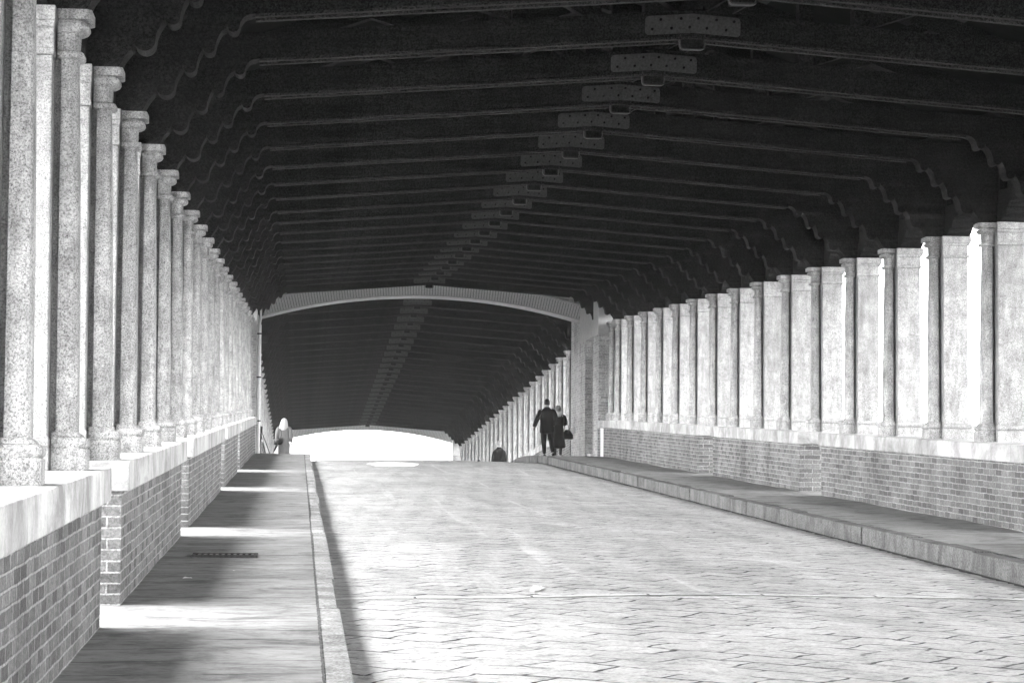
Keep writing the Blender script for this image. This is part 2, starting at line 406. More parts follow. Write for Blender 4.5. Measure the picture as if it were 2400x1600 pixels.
def make_pier():
    root = empty('granite_pier', (0,0,0), 'x', 'stone pier', 'granite piers of the two colonnades')
    col = loft([(.225,.058,.112),(.9,.062,.111),(1.7,.072,.108),(2.44,.088,.105)], .183, .055, 4).build('column', M['granite'], root, smooth=50)
    loft([(-.06,.0,.150),(.125,.0,.150),(.132,.015,.142),(.14,.003,.150),(.155,-.004,.156),(.175,-.004,.156),(.19,.006,.148),(.197,.03,.134),(.21,.036,.132),(.225,.056,.121)], .205, .045, 3).build('column_base', M['granite'], col, smooth=35)
    loft([(2.44,.088,.113),(2.445,.062,.130),(2.455,.054,.135),(2.475,.054,.135),(2.485,.066,.128),(2.49,.086,.116),(2.595,.082,.117),(2.60,.062,.130),(2.612,.040,.140),(2.632,.028,.146),(2.652,.030,.145),(2.657,.055,.132),(2.667,.055,.132),(2.672,.006,.160),(2.73,.006,.160)], .205, .045, 3).build('column_capital', M['granite'], col, smooth=35)
    sl = rect_loft([(.2,.56,.235,.224),(2.44,.56,.23,.224)], 0)
    sl.box(.15,.24,-.03,.03,.02,2.72)
    sl = sl.build('slab', M['slab'], root, bevel=.008)
    rect_loft([(-.06,.615,0.265,.212),(.125,.615,0.265,.212),(.132,.60,0.252,.217),(.14,.61,0.265,.214),(.155,.618,0.272,.212),(.175,.618,0.272,.212),(.19,.605,0.260,.215),(.2,.575,0.238,.22)], 0).build('slab_base', M['slab'], sl, smooth=30)
    rect_loft([(2.44,.56,0.221,.222),(2.445,.58,0.238,.218),(2.455,.588,0.245,.214),(2.475,.588,0.245,.214),(2.487,.565,0.225,.22),(2.60,.565,0.225,.22),(2.61,.585,0.240,.215),(2.64,.592,0.246,.213),(2.648,.605,0.262,.21),(2.73,.605,0.262,.21)], 0).build('slab_capital', M['slab'], sl, smooth=30)
    return root
HC = .98                                   # coping top
proto = make_pier(); kids(proto)
used = [False]
def put_pier(side, y, label, group='granite piers of the two colonnades'):
    if used[0]: o = copy_tree(proto)
    else: o = proto; used[0] = True
    x = -1.246 if side < 0 else 8.426
    o.location = (x, y, P(y)+HC+(random.uniform(-.006,.006)))
    o.rotation_euler = (random.uniform(-.003,.003), random.uniform(-.003,.003), math.pi if side < 0 else 0)
    o['label'] = label; o['group'] = group
NEAR = [(k, (Z0+k)*S if k < 26 else 68.25) for k in range(0, 27)]
FAR = [(i, 77.0+2.4*i) for i in range(24)]
def near_label(side, k):
    first = 4 if side < 0 else 10
    sn = 'left' if side < 0 else 'right'
    if k < first: return None
    i = k-first
    if k == 26: return 'granite pier abutting the brick gateway at the end of the near %s colonnade' % sn
    if i == 0: return 'largest granite pier in view in the %s colonnade, cut by the photo edge' % sn
    return '%s granite pier from the camera among those in view in the near %s colonnade' % (ORD[i], sn)
for side in (-1, 1):
    sn = 'left' if side < 0 else 'right'
    for k, y in NEAR:
        lb = near_label(side, k)
        if lb: put_pier(side, y, lb)
        else: put_pier(side, y, 'granite pier beside the %s pavement, nearer than the part of the bridge in the photo' % sn, 'piers outside the picture on the %s' % sn)
    for i, y in FAR:
        put_pier(side, y, '%s granite pier behind the brick gateway in the far %s colonnade' % (ORD[i], sn))

# ---------------------------------------------------------------- parapets
GAPS = [1, 5, 9, 14, 18]
def spans():
    out = []; y = -5.5
    for k in GAPS:
        out.append((y, (Z0+k)*S+.55)); y = (Z0+k+1)*S-.34
    out.append((y, 67.25)); out.append((67.85, 68.6)); return out
NS = spans(); vis = {-1: 0, 1: 0}
for side in (-1, 1):
    sn = 'left' if side < 0 else 'right'
    lst = [(a, b, 'n') for a, b in NS]+[(75.6, 79.2, 'f'), (80.9, 98.6, 'f'), (100.3, 117.8, 'f'), (119.5, 134., 'f')]
    cf = 0
    for j, (a, b, z) in enumerate(lst):
        if z == 'n':
            if j == len(NS)-1: lb = 'short stub of brick parapet touching the brick gateway on the %s' % sn
            elif b < (12 if side < 0 else 27):
                lb = 'brick parapet length on the %s before the part in the photo' % sn
            else:
                lb = '%s brick parapet length from the camera along the near %s pavement' % (ORD[vis[side]], sn); vis[side] += 1
        else:
            lb = '%s brick parapet length beyond the brick gateway on the %s' % (ORD[cf], sn); cf += 1
        root = empty('brick_parapet', (0, a, P(a)), lb, 'parapet wall', 'brick parapet walls under the colonnades')
        def X(q): return (XS_L-q) if side < 0 else (XS_R+q)
        cop_in = -1.15 if side < 0 else 8.195
        xo = -1.97 if side < 0 else 9.14
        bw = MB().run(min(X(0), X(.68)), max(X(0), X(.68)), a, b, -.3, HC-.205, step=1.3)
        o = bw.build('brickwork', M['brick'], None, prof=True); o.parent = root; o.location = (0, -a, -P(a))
        c = MB().run(min(cop_in, xo), max(cop_in, xo), a-.05, b+.05, HC-.205, HC, step=1.3)
        o = c.build('coping', M['coping'], None, prof=True, bevel=.012); o.parent = root; o.location = (0, -a, -P(a))
        if side > 0 and j == len(NS)-1:  # added white slab: sunlight on the wall end put into its colour
            q = MB().box(cop_in+.02, xo-.1, a-.09, a-.052, P(a)-.02, P(a)+HC-.21).build('sunlit_end_face', M['pipe']); q.parent = root; q.location = (0, -a, -P(a))

# ---------------------------------------------------------------- roof trusses
HK = 3.71; CX = 3.59
def bracket_profile():
    pts = [(-.60,0),(-.03,0),(-.01,.03),(.01,.07),(.035,.105),(.06,.135),(.066,.16),(.078,.17)]
    def scroll(cx, cz, r, a0=170, a1=360, n=9):
        for i in range(n+1):
            t = math.radians(a0+(a1-a0)*i/n); pts.append((cx+r*math.cos(t), cz+r*math.sin(t)))
    scroll(.152,.195,.074); pts += [(.232,.24),(.25,.285),(.272,.325),(.285,.345)]
    scroll(.345,.362,.052); pts += [(.402,.40),(.418,.45),(.435,.485),(.445,.50)]
    scroll(.497,.522,.050); pts += [(.552,.56),(.575,.62),(.60,.66),(.632,.68)]
    scroll(.690,.70,.050); pts += [(.745,.73),(.775,.775),(.80,.79),(.838,.800)]
    pts += [(.838,.815),(-.60,.708)]
    return pts
def make_truss():
    root = empty('roof_truss', (0,0,0), 'x', 'roof truss', 'timber roof trusses along the bridge')
    # tie beam: two planks thick, bent at midspan.  local z=0 is the pavement level
    def hb(x): return 4.515+.075*(min(x, 2*CX-x)+.43)
    for nm_, y0, y1 in (('tie_beam', -.125, .125),):
        b = MB()
        for ya, yb in ((-.115, -.008), (.008, .115)):
            for xa, xb in ((-1.9, CX), (CX, 2*CX+1.9)):
                n = 1
                b.add([(xa,ya,hb(xa)),(xb,ya,hb(xb)),(xb,yb,hb(xb)),(xa,yb,hb(xa)),(xa,ya,hb(xa)+.245),(xb,ya,hb(xb)+.245),(xb,yb,hb(xb)+.245),(xa,yb,hb(xa)+.245)],
                      [(3,2,1,0),(4,5,6,7),(0,1,5,4),(1,2,6,5),(2,3,7,6),(3,0,4,7)])
        b.build('tie_beam', M['wood'], root, bevel=.009)
    b = MB()  # added strips: light on the beam's lower edges painted as paler timber
    for ya, yb in ((-.124, -.062), (.062, .124)):
        for xa, xb in ((-.40, CX), (CX, 2*CX+.40)):
            b.add([(xa,ya,hb(xa)-.026),(xb,ya,hb(xb)-.026),(xb,yb,hb(xb)-.026),(xa,yb,hb(xa)-.026),(xa,ya,hb(xa)-.002),(xb,ya,hb(xb)-.002),(xb,yb,hb(xb)-.002),(xa,yb,hb(xa)-.002)],
                  [(3,2,1,0),(4,5,6,7),(0,1,5,4),(1,2,6,5),(2,3,7,6),(3,0,4,7)])
    b.build('lit_edge_strip', M['stripwood'], root)
    for sgn in (-1, 1):
        pr = bracket_profile(); q0 = -1.266 if sgn < 0 else 2*CX+1.266
        pts = [(q0+(p if sgn < 0 else -p), HK+h+.004) for p, h in pr]
        br = MB().poly(pts, -.12, .12).build('bracket', M['bwood'], root, bevel=.006)
        # block over the slab with curled saddle running along the eaves
        xb0 = q0+sgn*.24; xb1 = q0+sgn*.56
        x0, x1 = min(xb0, xb1), max(xb0, xb1)
        sp = [(-.235,0),(.235,0),(.30,.02),(.36,.055),(.40,.10),(.44,.085),(.49,.085),(.53,.12),(.55,.17),(.60,.16),(.64,.19),(.66,.24),(-.66,.24),(-.64,.19),(-.60,.16),(-.55,.17),(-.53,.12),(-.49,.085),(-.44,.085),(-.40,.10),(-.36,.055),(-.30,.02)]
        n = len(sp); vs = [(x0, y, HK+.004+z) for y, z in sp]+[(x1, y, HK+.004+z) for y, z in sp]
        sb = MB().add(vs, [tuple(range(n)), tuple(range(n, 2*n))[::-1]]+[((i+1)%n, i, i+n, (i+1)%n+n) for i in range(n)])
        sb.box(x0+.02, x1-.02, -.18, .18, HK+.245, HK+.70)
        sb.build('saddle_block', M['bwood'], root)
    # splice plate on the face of the beam
    def plate_pts(w, h, r):
        p = []
        for cx, cz, a0 in ((w-r, -h+r, -90), (w-r, h-r, 0), (-w+r, h-r, 90), (-w+r, -h+r, 180)):
            for i in range(5):
                t = math.radians(a0+22.5*i); p.append((cx+r*math.cos(t), cz+r*math.sin(t)))
        out = []
        for i in range(len(p)):
            out.append(p[i]); a, c = p[i], p[(i+1) % len(p)]
            if a[0]*c[0] < 0 or (abs(a[0]-c[0]) > .3): out.append(((a[0]+c[0])/2, (a[1]+c[1])/2))
        return out
    pp = [(CX+x, hb(CX+x)+.122+z-.005) for x, z in plate_pts(.445, .088, .035)]
    pl = MB().poly(pp, -.127, -.1165).build('splice_plate', M['plate'], root)
    bb = MB()
    for i, bx in enumerate((-.38,-.30,-.2,-.11,-.03,.05,.13,.22,.31,.385)):
        z = hb(CX+bx)+.12+(.045 if i % 2 else -.04); bb.tube([(CX+bx,-.127,z),(CX+bx,-.142,z)],[.014,.012],8)
    bb.build('bolt_heads', M['bolt'], pl)
    # king post with its end hanging under the beam in an iron stirrup
    MB().box(CX-.095, CX+.095, -.1, .1, 4.71, 4.815).box(CX-.095, CX+.095, -.1, .1, 5.07, 6.45).build('king_post', M['wood'], root, bevel=.006)
    st = MB(); t = .012; zz = 4.70
    prof = [(-.115,4.83),(-.115,zz+.03),(-.108,zz+.008),(-.085,zz-.004),(.085,zz-.004),(.108,zz+.008),(.115,zz+.03),(.115,4.83)]
    for (a, c) in zip(prof, prof[1:]): st.bar((CX+a[0],-.08,a[1]),(CX+c[0],-.08,c[1]), .012, .07)
    st.build('hanger_strap', M['strap'], root)
    for sgn in (-1, 1):
        MB().bar((CX+sgn*.1, 0, 5.12), (CX+sgn*1.55, 0, 5.95), .13, .16).build('strut', M['wood'], root)
        MB().bar((CX+sgn*1.6, 0, 4.95), (CX+sgn*1.6, 0, 5.95), .15, .16).build('queen_post', M['wood'], root)
        MB().bar((CX+sgn*1.7, 0, 5.0), (CX+sgn*3.0, 0, 5.42), .11, .14).build('strut', M['wood'], root)
        MB().bar((CX+sgn*6.1, 0, 4.30), (CX, 0, 6.47), .20, .18).build('rafter', M['wood'], root, bevel=.006)
    return root
tp = make_truss(); kids(tp); tused = [False]
def put_truss(y, label, group='timber roof trusses along the bridge'):
    if tused[0]: o = copy_tree(tp)
    else: o = tp; tused[0] = True
    o.location = (random.uniform(-.006,.006), y, P(y)+random.uniform(-.006,.006)); o.rotation_euler = (0, 0, random.uniform(-.0015,.0015))
    o['label'] = label; o['group'] = group
ci = 0
for k, y in NEAR:
    if k == 26: y = 69.9
    if k < 7: put_truss(y, 'roof truss over the road, nearer than the part of the ceiling in the photo', 'trusses outside the picture')
    else:
        put_truss(y, '%s dark timber roof truss from the camera in the near ceiling' % ORD[ci]); ci += 1
for i, y in FAR: put_truss(y, '%s dark timber roof truss behind the brick gateway' % ORD[i])
# eaves plates and roofs
for (a, b, nm) in ((-5, 73.3, 'near'), (74.35, 135, 'far')):
    for side in (-1, 1):
        x0 = CX+side*(CX+1.266+.25); x1 = CX+side*(CX+1.266+.52)
        o = MB().run(min(x0,x1), max(x0,x1), a, b, HK+.246, HK+.42, step=2.6).run(min(x0,x1)+.1, max(x0,x1)-.08, a, b, HK+.42, HK+.86, step=2.6).build('wall_plate', M['bwood'], prof=True)
        setp(o, 'long dark timber plate over the %s piers in the %s half of the bridge' % ('left' if side < 0 else 'right', nm), 'timber beam')
    root = empty('timber_roof', (CX, a, P(a)), 'dark boarded timber roof over the %s half of the bridge' % nm, 'roof')
    for side in (-1, 1):
        vs = []; fs = []; n = int((b-a)/2.6)+1
        for i in range(n+1):
            y = a+(b-a)*i/n; p = P(y)
            for (dx, h) in ((0, 6.72), (6.5, 4.30), (6.5, 4.42), (0, 6.86)): vs.append((CX+side*dx, y, p+h+.16))
        for i in range(n):
            for k in range(4):
                q = i*4+k; e = i*4+(k+1) % 4; fs.append((q, e, e+4, q+4))
        fs += [(0,1,2,3), (4*n,4*n+1,4*n+2,4*n+3)]
        o = MB().add(vs, fs).build('roof_boards', M['planks']); o.parent = root; o.location = (-CX, -a, -P(a))
        for dx in (.15, 1.7, 3.3, 4.9):
            h = 6.72-dx*(2.42/6.5)
            o = MB().run(CX+side*dx-.07, CX+side*dx+.07, a, b, h-.02, h+.15).build('purlin', M['wood']); o.parent = root; o.location = (-CX, -a, -P(a))

# ---------------------------------------------------------------- brick gateways
def gateway(y0, y1, yb0, yb1, ylev, label, far=False):
    pz = ylev
    root = empty('brick_gateway', (CX, y0, pz), label, 'brick archway')
    def put(o): o.parent = root; o.location = (-CX, -y0, -pz); return o
    x0, x1 = -1.195, 8.29; cx = (x0+x1)/2; half = (x1-x0)/2; rise = .68; R = (half**2+rise**2)/(2*rise); zc = pz+4.04+rise-R
    a = math.asin(half/R); n = 40
    def arc(r0, r1, ya, yb, ext=0):
        vs = []; fs = []
        for i in range(n+1):
            t = -a-ext+(2*a+2*ext)*i/n
            for r, y in ((r0,ya),(r1,ya),(r1,yb),(r0,yb)): vs.append((cx+r*math.sin(t), y, zc+r*math.cos(t)))
        for i in range(n):
            for k in range(4):
                q = i*4+k; e = i*4+(k+1) % 4; fs.append((q, e, e+4, q+4))
        fs += [(0,1,2,3), (4*n,4*n+1,4*n+2,4*n+3)]
        return MB().add(vs, fs)
    o = arc(R+.035, R+.40, y0, y1); ob = put(o.build('arch_ring', M['ring'], None))
    # radial joints cut as real bricks: thin mortar fins
    fb = MB(); nb = 120
    for i in range(nb+1):
        t = -a+2*a*i/nb
        p0 = (cx+(R+.04)*math.sin(t), y0-.003, zc+(R+.04)*math.cos(t)); p1 = (cx+(R+.395)*math.sin(t), y0-.003, zc+(R+.395)*math.cos(t))
        fb.bar(p0, p1, .012, .008)
    put(fb.build('mortar_joints', M['brick'], None)).parent = root
    put(arc(R, R+.034, y0-.02, y1+.02).build('intrados_moulding', M['moulding'], None))
    put(arc(R+.401, R+.45, y0-.06, y1).build('extrados_moulding', M['moulding'], None))
    # spandrel wall over the ring up to the roof
    vs = []; fs = []; m = 30
    for i in range(m+1):
        x = -1.9+(9.1+1.9)*i/m; s_ = (x-cx)/(R+.452)
        zb = zc+(R+.452)*math.cos(math.asin(max(-1, min(1, s_)))); zt = pz+6.86-abs(x-CX)*(2.42/6.5)
        zb = min(zb, zt-.02)
        vs += [(x,y0+.02,zb),(x,y1-.02,zb),(x,y1-.02,zt),(x,y0+.02,zt)]
    for i in range(m):
        for k in range(4):
            q = i*4+k; e = i*4+(k+1) % 4; fs.append((q, e, e+4, q+4))
    fs += [(0,1,2,3), (4*m,4*m+1,4*m+2,4*m+3)]
    put(MB().add(vs, fs).build('spandrel_wall', M['gbrick'], None))
    for side in (-1, 1):
        xi = XS_L if side < 0 else XS_R+.02
        xo = xi+side*1.1
        b = MB()
        X0, X1 = min(xi, xo), max(xi, xo)
        top = 4.55
        zl = lambda y: P(y)-.3
        if side > 0 and not far:
            # recess (69.8-71.9) with a door and an opening above
            ya, yb = 69.95, 71.85
            b.box(X0, X1, yb0, ya, pz-.3, pz+top); b.box(X0, X1, yb, yb1, pz-.3, pz+top); b.box(X0, X1, ya, yb, pz+3.62, pz+top)
            b.box(X0+.35, X1, ya, yb, pz-.3, pz+2.95); b.box(X0+.35, X1, ya, ya+.25, pz+2.95, pz+3.62); b.box(X0+.35, X1, yb-.25, yb, pz+2.95, pz+3.62)
            ob = put(b.build('gate_pier', M['gbrick'], None))
            dr = MB().box(X0+.28, X0+.345, ya+.75, yb-.12, pz-.02, pz+2.85).build('door', M['dark']); dr.parent = ob
            fr = MB().box(X0+.1, X0+.34, ya+.62, ya+.74, pz-.02, pz+2.92).box(X0-.03, X0+.34, ya+.30, ya+1.0, pz-.02, pz+.06).build('door_frame', M['moulding'], bevel=.006); fr.parent = ob
        else:
            b.box(X0, X1, yb0, yb1, pz-.9, pz+top); ob = put(b.build('gate_pier', M['gbrick'], None))
        put(MB().box(min(xi-side*.012, xi+side*.5), max(xi-side*.012, xi+side*.5), yb0-.012, y0-.03, pz+3.35, pz+top+.01).build('plaster_band', M['plaster'], None))
        # curled stone console carrying the arch
        cp = [(0,4.6),(0,3.55),(.05,3.60),(.10,3.72),(.12,3.86),(.11,3.98),(.16,4.0),(.22,4.08),(.25,4.2),(.24,4.34),(.30,4.38),(.36,4.48),(.38,4.6)]
        if not far and side < 0:
            ys0, ys1 = yb0+.3, y0-.05
            c = MB(); vs = [((xi-side*x*.35-side*.001), pz+z) for x, z in cp]
            c.poly(vs, ys1-.55, ys1); cc = put(c.build('console', M['plaster'], None))
        # low stone string at parapet height
        sc_ = MB().box(min(xi-side*.03, xi+side*.2), max(xi-side*.03, xi+side*.2), y1+.05, yb1-.02, pz+.74, pz+.93)
        cc = put(sc_.build('string_course', M['coping'], None))
    return root
gateway(73.3, 74.3, 68.62, 75.6, 2.57, 'pale brick archway spanning the road at the crest of the bridge')
gateway(135., 136., 134.02, 138.5, P(135), 'farthest pale archway at the bright end of the bridge', far=True)

# ---------------------------------------------------------------- far building beyond the bridge
bl = empty('low_building', (6, 205, P(200)-.17), 'low white building with a tiled roof seen through the farthest archway', 'building')
def putb(o, par=None):
    if par: o.parent = par
    else: o.parent = bl; o.location = (-6, -205, -(P(200)-.17))
    return o
gz = P(200)-.17
wl = MB(); wins = [(.9+2.32*i, 1.0) for i in range(-4, 9)]
zt, zb_ = 4.75, 3.25
xs = [-12.]+[v for x, w_ in wins for v in (x, x+w_)]+[24.]
for i in range(0, len(xs)-1):
    if i % 2 == 0: wl.box(xs[i], xs[i+1], 205, 205.4, gz, 5.6)
    else: wl.box(xs[i], xs[i+1], 205, 205.4, gz, zb_); wl.box(xs[i], xs[i+1], 205, 205.4, zt, 5.6)
wl.box(-12, 24, 205.4, 216, gz, 5.6)
wl = putb(wl.build('wall', M['facade']))
putb(MB().box(-12.2, 24.2, 204.7, 205, 5.35, 5.6).build('cornice', M['eaves']))
putb(MB().add([(-12.6,204.4,5.602),(24.6,204.4,5.602),(24.6,210.7,7.6),(-12.6,210.7,7.6),(24.6,217,5.602),(-12.6,217,5.602)],[(0,1,2,3),(3,2,4,5),(0,3,5),(1,4,2),(0,5,4,1)]).build('roof', M['tile']))
for x, w_ in wins:
    fr = MB().box(x, x+.08, 205.05, 205.15, zb_, zt).box(x+w_-.08, x+w_, 205.05, 205.15, zb_, zt).box(x+.08, x+w_-.08, 205.05, 205.15, zt-.08, zt).box(x+.08, x+w_-.08, 205.05, 205.15, zb_, zb_+.08).box(x+w_/2-.03, x+w_/2+.03, 205.05, 205.15, zb_+.08, zt-.08)
    fr = putb(fr.build('window', M['shutter']))
    g_ = MB().box(x+.08, x+w_-.08, 205.18, 205.2, zb_+.08, zt-.08).build('pane', M['glass']); g_.parent = fr

# ---------------------------------------------------------------- small things
y = 22.7
gr = MB()
gx0, gx1, gy0, gy1 = -.95, -.36, 22.50, 22.86
z = P(22.7)+.0
gr.box(gx0, gx1, gy0, gy0+.04, z-.02, z+.02); gr.box(gx0, gx1, gy1-.04, gy1, z+.0, z+.04)
g0 = empty('drain_grate', (-.655, 22.68, z), 'black slotted iron drain grate set in the left pavement', 'drain grate')
fr = MB(); fr.box(gx0, gx1, gy0, gy0+.035, z-.02, z+.012).box(gx0, gx1, gy1-.035, gy1, z-.01, z+.022).box(gx0, gx0+.03, gy0+.035, gy1-.035, z-.02, z+.012).box(gx1-.03, gx1, gy0+.035, gy1-.035, z-.02, z+.012)
o = fr.build('frame', M['strap']); o.parent = g0; o.location = (.655, -22.68, -z)
o = MB().box(gx0+.03, gx1-.03, gy0+.035, gy1-.035, z-.03, z+.0095).build('pit', M['bolt']); o.parent = g0; o.location = (.655, -22.68, -z)
b = MB()
for i in range(10):
    x = gx0+.055+i*.053; b.box(x, x+.022, gy0+.035, gy1-.035, z-.0, z+.016)
o = b.build('bars', M['dustiron']); o.parent = g0; o.location = (.655, -22.68, -z)
# bright spot on the crest of the road, its light painted as near-white colour
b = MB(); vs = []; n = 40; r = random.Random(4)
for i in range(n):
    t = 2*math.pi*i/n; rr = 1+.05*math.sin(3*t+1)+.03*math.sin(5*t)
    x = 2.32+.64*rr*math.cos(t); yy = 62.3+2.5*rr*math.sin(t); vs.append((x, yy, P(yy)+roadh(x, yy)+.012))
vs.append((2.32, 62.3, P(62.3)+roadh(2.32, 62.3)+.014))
o = b.add(vs, [(i, (i+1) % n, n) for i in range(n)]).build('bright_oval', M['bright_spot'], smooth=True)
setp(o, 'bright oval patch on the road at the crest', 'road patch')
# white patch of spilt lime in the foreground
b = MB(); vs = []; n = 24
for i in range(n):
    t = 2*math.pi*i/n; rr = 1+.25*math.sin(3*t+1)+.2*math.sin(7*t)
    x = 2.0+.055*rr*math.cos(t)+.05*math.sin(t); yy = 20.95+.30*rr*math.sin(t); vs.append((x, yy, P(yy)+roadh(x, yy)+.012))
b.add(vs, [tuple(range(n))]); o = b.build('worn_patch', M['wornstone']); setp(o, 'small white worn patch on the road just beyond the pale stone strip', 'stain')
# litter
def litter(x, yy, s_, lb, hgt=0):
    o = MB().add([(-.5*s_,-.3*s_,0),(.4*s_,-.35*s_,.1*s_),(.55*s_,.3*s_,0),(-.3*s_,.4*s_,.15*s_),(-.5*s_,-.3*s_,.03*s_),(.4*s_,-.35*s_,.13*s_),(.55*s_,.3*s_,.03*s_),(-.3*s_,.4*s_,.18*s_)],
             [(3,2,1,0),(4,5,6,7),(0,1,5,4),(1,2,6,5),(2,3,7,6),(3,0,4,7)]).build('paper_scrap', M['paper'], loc=(x, yy, P(yy)+.008+hgt))
    setp(o, lb, 'litter')
litter(-.86, 19.7, .07, 'white paper scrap on the left pavement in front of the drain grate')
litter(-.52, 20.6, .02, 'tiny white crumb of litter right of the paper scrap on the left pavement')
# downpipe and folded stand by the left gate pier
yy = 68.9; pz = P(yy)
pr = empty('downpipe', (-1.13, yy, pz), 'white downpipe on the left side of the brick archway', 'pipe')
MB().tube([(0,0,-.2),(0,0,3.55)],[.055,.055],12).build('pipe', M['pipe'], pr, smooth=True)
MB().tube([(.0,0,3.55),(.03,0,3.75),(.03,0,4.2)],[.035,.032,.032],10).build('upper_pipe', M['pipe'], pr, smooth=True)
for h in (.9, 2.1, 3.3):
    MB().tube([(0,0,h-.02),(0,0,h+.02)],[.066,.066],12).build('clip', M['strap'], pr)
yy = 71.5; pz = P(yy)
fr = empty('folding_stand', (-1.0, yy, pz), 'thin black folding stand leaning near the downpipe', 'stand')
MB().bar((-.13,0,.0),(-.1,.1,.62),.02,.02).build('leg', M['frame'], fr)
MB().bar((.17,0,.0),(-.07,.1,.62),.022,.02).build('leg', M['frame'], fr)
MB().bar((-.1,.28,.0),(-.09,.12,.62),.02,.02).build('leg', M['frame'], fr)
MB().box(-.13,-.05,.08,.14,.60,.78).build('top_plate', M['frame'], fr)
# white strip before the gateway is the stub's painted sunlit end (see parapets)

# ---------------------------------------------------------------- people
def skin_mesh(name, pts, edges, m, parent, root=0, sub=2):
    me = bpy.data.meshes.new(name); me.from_pydata([p[:3] for p in pts], edges, [])
    o = bpy.data.objects.new(name, me); COL.objects.link(o); o.parent = parent
    sk = o.modifiers.new('skin', 'SKIN')
    if not me.skin_vertices: me.attributes  # layer is created with the modifier
    bm = bmesh.new(); bm.from_mesh(me); L = bm.verts.layers.skin.verify(); bm.verts.ensure_lookup_table()
    for i, p in enumerate(pts):
        r = p[3]; bm.verts[i][L].radius = (r, p[4] if len(p) > 4 else r)
        bm.verts[i][L].use_root = (i == root)
    bm.to_mesh(me); bm.free()
    s_ = o.modifiers.new('sub', 'SUBSURF'); s_.levels = sub-1; s_.render_levels = sub
    me.materials.append(m); sk.use_smooth_shade = True
    return o
def body(root, J, sc_=1.):
    pts = []; E_ = []
    def v(p, r, r2=None): pts.append((p[0], p[1], p[2], r, r2 or r)); return len(pts)-1
    pel = v(J['pelvis'], .135, .11); sp = v(J['spine'], .12, .095); ch = v(J['chest'], .15, .11); nk = v(J['neck'], .052); hb_ = v(J['headbase'], .062)
    hm = v(J['head'], .076, .088); ht = v(J['headtop'], .058, .066)
    E_ += [(pel, sp), (sp, ch), (ch, nk), (nk, hb_), (hb_, hm), (hm, ht)]
    hx, hy, hz = J['head']; f = J.get('face', (0, 1))
    no = v((hx+f[0]*.10, hy+f[1]*.10, hz-.02), .012); E_.append((hm, no))
    for s_ in (-1, 1):
        e = v((hx+s_*.08*f[1], hy-s_*.08*f[0], hz-.015), .016, .022); E_.append((hm, e))
    for s_, nm in ((-1, 'L'), (1, 'R')):
        sh = v(J['sh'+nm], .056); el = v(J['el'+nm], .042); wr = v(J['wr'+nm], .027); E_ += [(ch, sh), (sh, el), (el, wr)]
        wv = Vector(J['wr'+nm]); d_ = (wv-Vector(J['el'+nm])).normalized(); sd = Vector((-d_.z*0, 1, 0)); sd = (sd-d_*sd.dot(d_)).normalized(); pn = d_.cross(sd)*(-s_)
        pm = wv+d_*.075; pa = v(pm, .030, .018); E_.append((wr, pa))
        for i, (off, ln) in enumerate(((-.030,.062),(-.010,.072),(.010,.068),(.029,.054))):
            a0 = v(wv+d_*.085+sd*off, .009); a1 = v(wv+d_*(.085+ln*.5)+sd*off*1.1+pn*.008, .0085); a2 = v(wv+d_*(.085+ln)+sd*off*1.1+pn*.026, .0075)
            E_ += [(pa, a0), (a0, a1), (a1, a2)]
        t0 = v(wv+d_*.035+sd*.032, .010); t1 = v(wv+d_*.065+sd*.052+pn*.012, .009); t2 = v(wv+d_*.09+sd*.055+pn*.02, .008); E_ += [(wr, t0), (t0, t1), (t1, t2)]
        hp = v(J['hip'+nm], .088); kn = v(J['kn'+nm], .056); an = v(J['an'+nm], .036); to = v(J['toe'+nm], .028, .034); E_ += [(pel, hp), (hp, kn), (kn, an), (an, to)]
    o = skin_mesh('body', pts, E_, M['skin'], root); return o
def eyes(root, J):
    hx, hy, hz = J['head']
    MB().tube([(hx-.03,hy+.078,hz),(hx-.03,hy+.09,hz)],[.011,.009],8).tube([(hx+.03,hy+.078,hz),(hx+.03,hy+.09,hz)],[.011,.009],8).build('eyes', M['eye'], root)
def tubes(root, name, m, chains, n=14):
    b = MB()
    for pts, rs in chains: b.tube(pts, rs, n)
    o = b.build(name, m, root, smooth=60); s_ = o.modifiers.new('s', 'SUBSURF'); s_.levels = 1; s_.render_levels = 1; return o
def garment(root, name, m, rr, sleeves=(), n=20):
    b = MB(); b.rings(rr, n)
    for pts, rs in sleeves: b.tube(pts, rs, 14)
    o = b.build(name, m, root, smooth=60); s_ = o.modifiers.new('s', 'SUBSURF'); s_.levels = 1; s_.render_levels = 1; return o
def shoe(root, J, nm, m, heel=0.):
    a = Vector(J['an'+nm]); t = Vector(J['toe'+nm]); 
    MB().tube([a+Vector((0,-.05,-.05)), a+Vector((0,-.03,-.035)), a*.5+t*.5+Vector((0,0,-.012)), t+Vector((0,.03,-.005)), t+Vector((0,.06,-.01))], [.022,.045,.045,.042,.02], 12, .8).build('shoe', m, root, smooth=True)
def hair_cap(root, J, m, r=.098, low=0., name='hair', back=.0):
    hx, hy, hz = J['head']
    rr = []
    for i in range(9):
        t = i/8; zz = hz-.06-low+(.175+low)*t; w_ = math.sqrt(max(.02, 1-((zz-hz-.01)/.125)**2)) if zz > hz else 1-.12*max(0, (hz-zz)/.1)*(0 if low else 1)
        rr.append((zz, r*.84*w_, r*w_, hx, hy-.018-back*(1-t)))
    rr.append((rr[-1][0]+.012, r*.45, r*.5, hx, hy-.018)); rr.append((rr[-1][0]+.006, r*.12, r*.14, hx, hy-.018))
    return garment(root, name, m, rr, n=20)
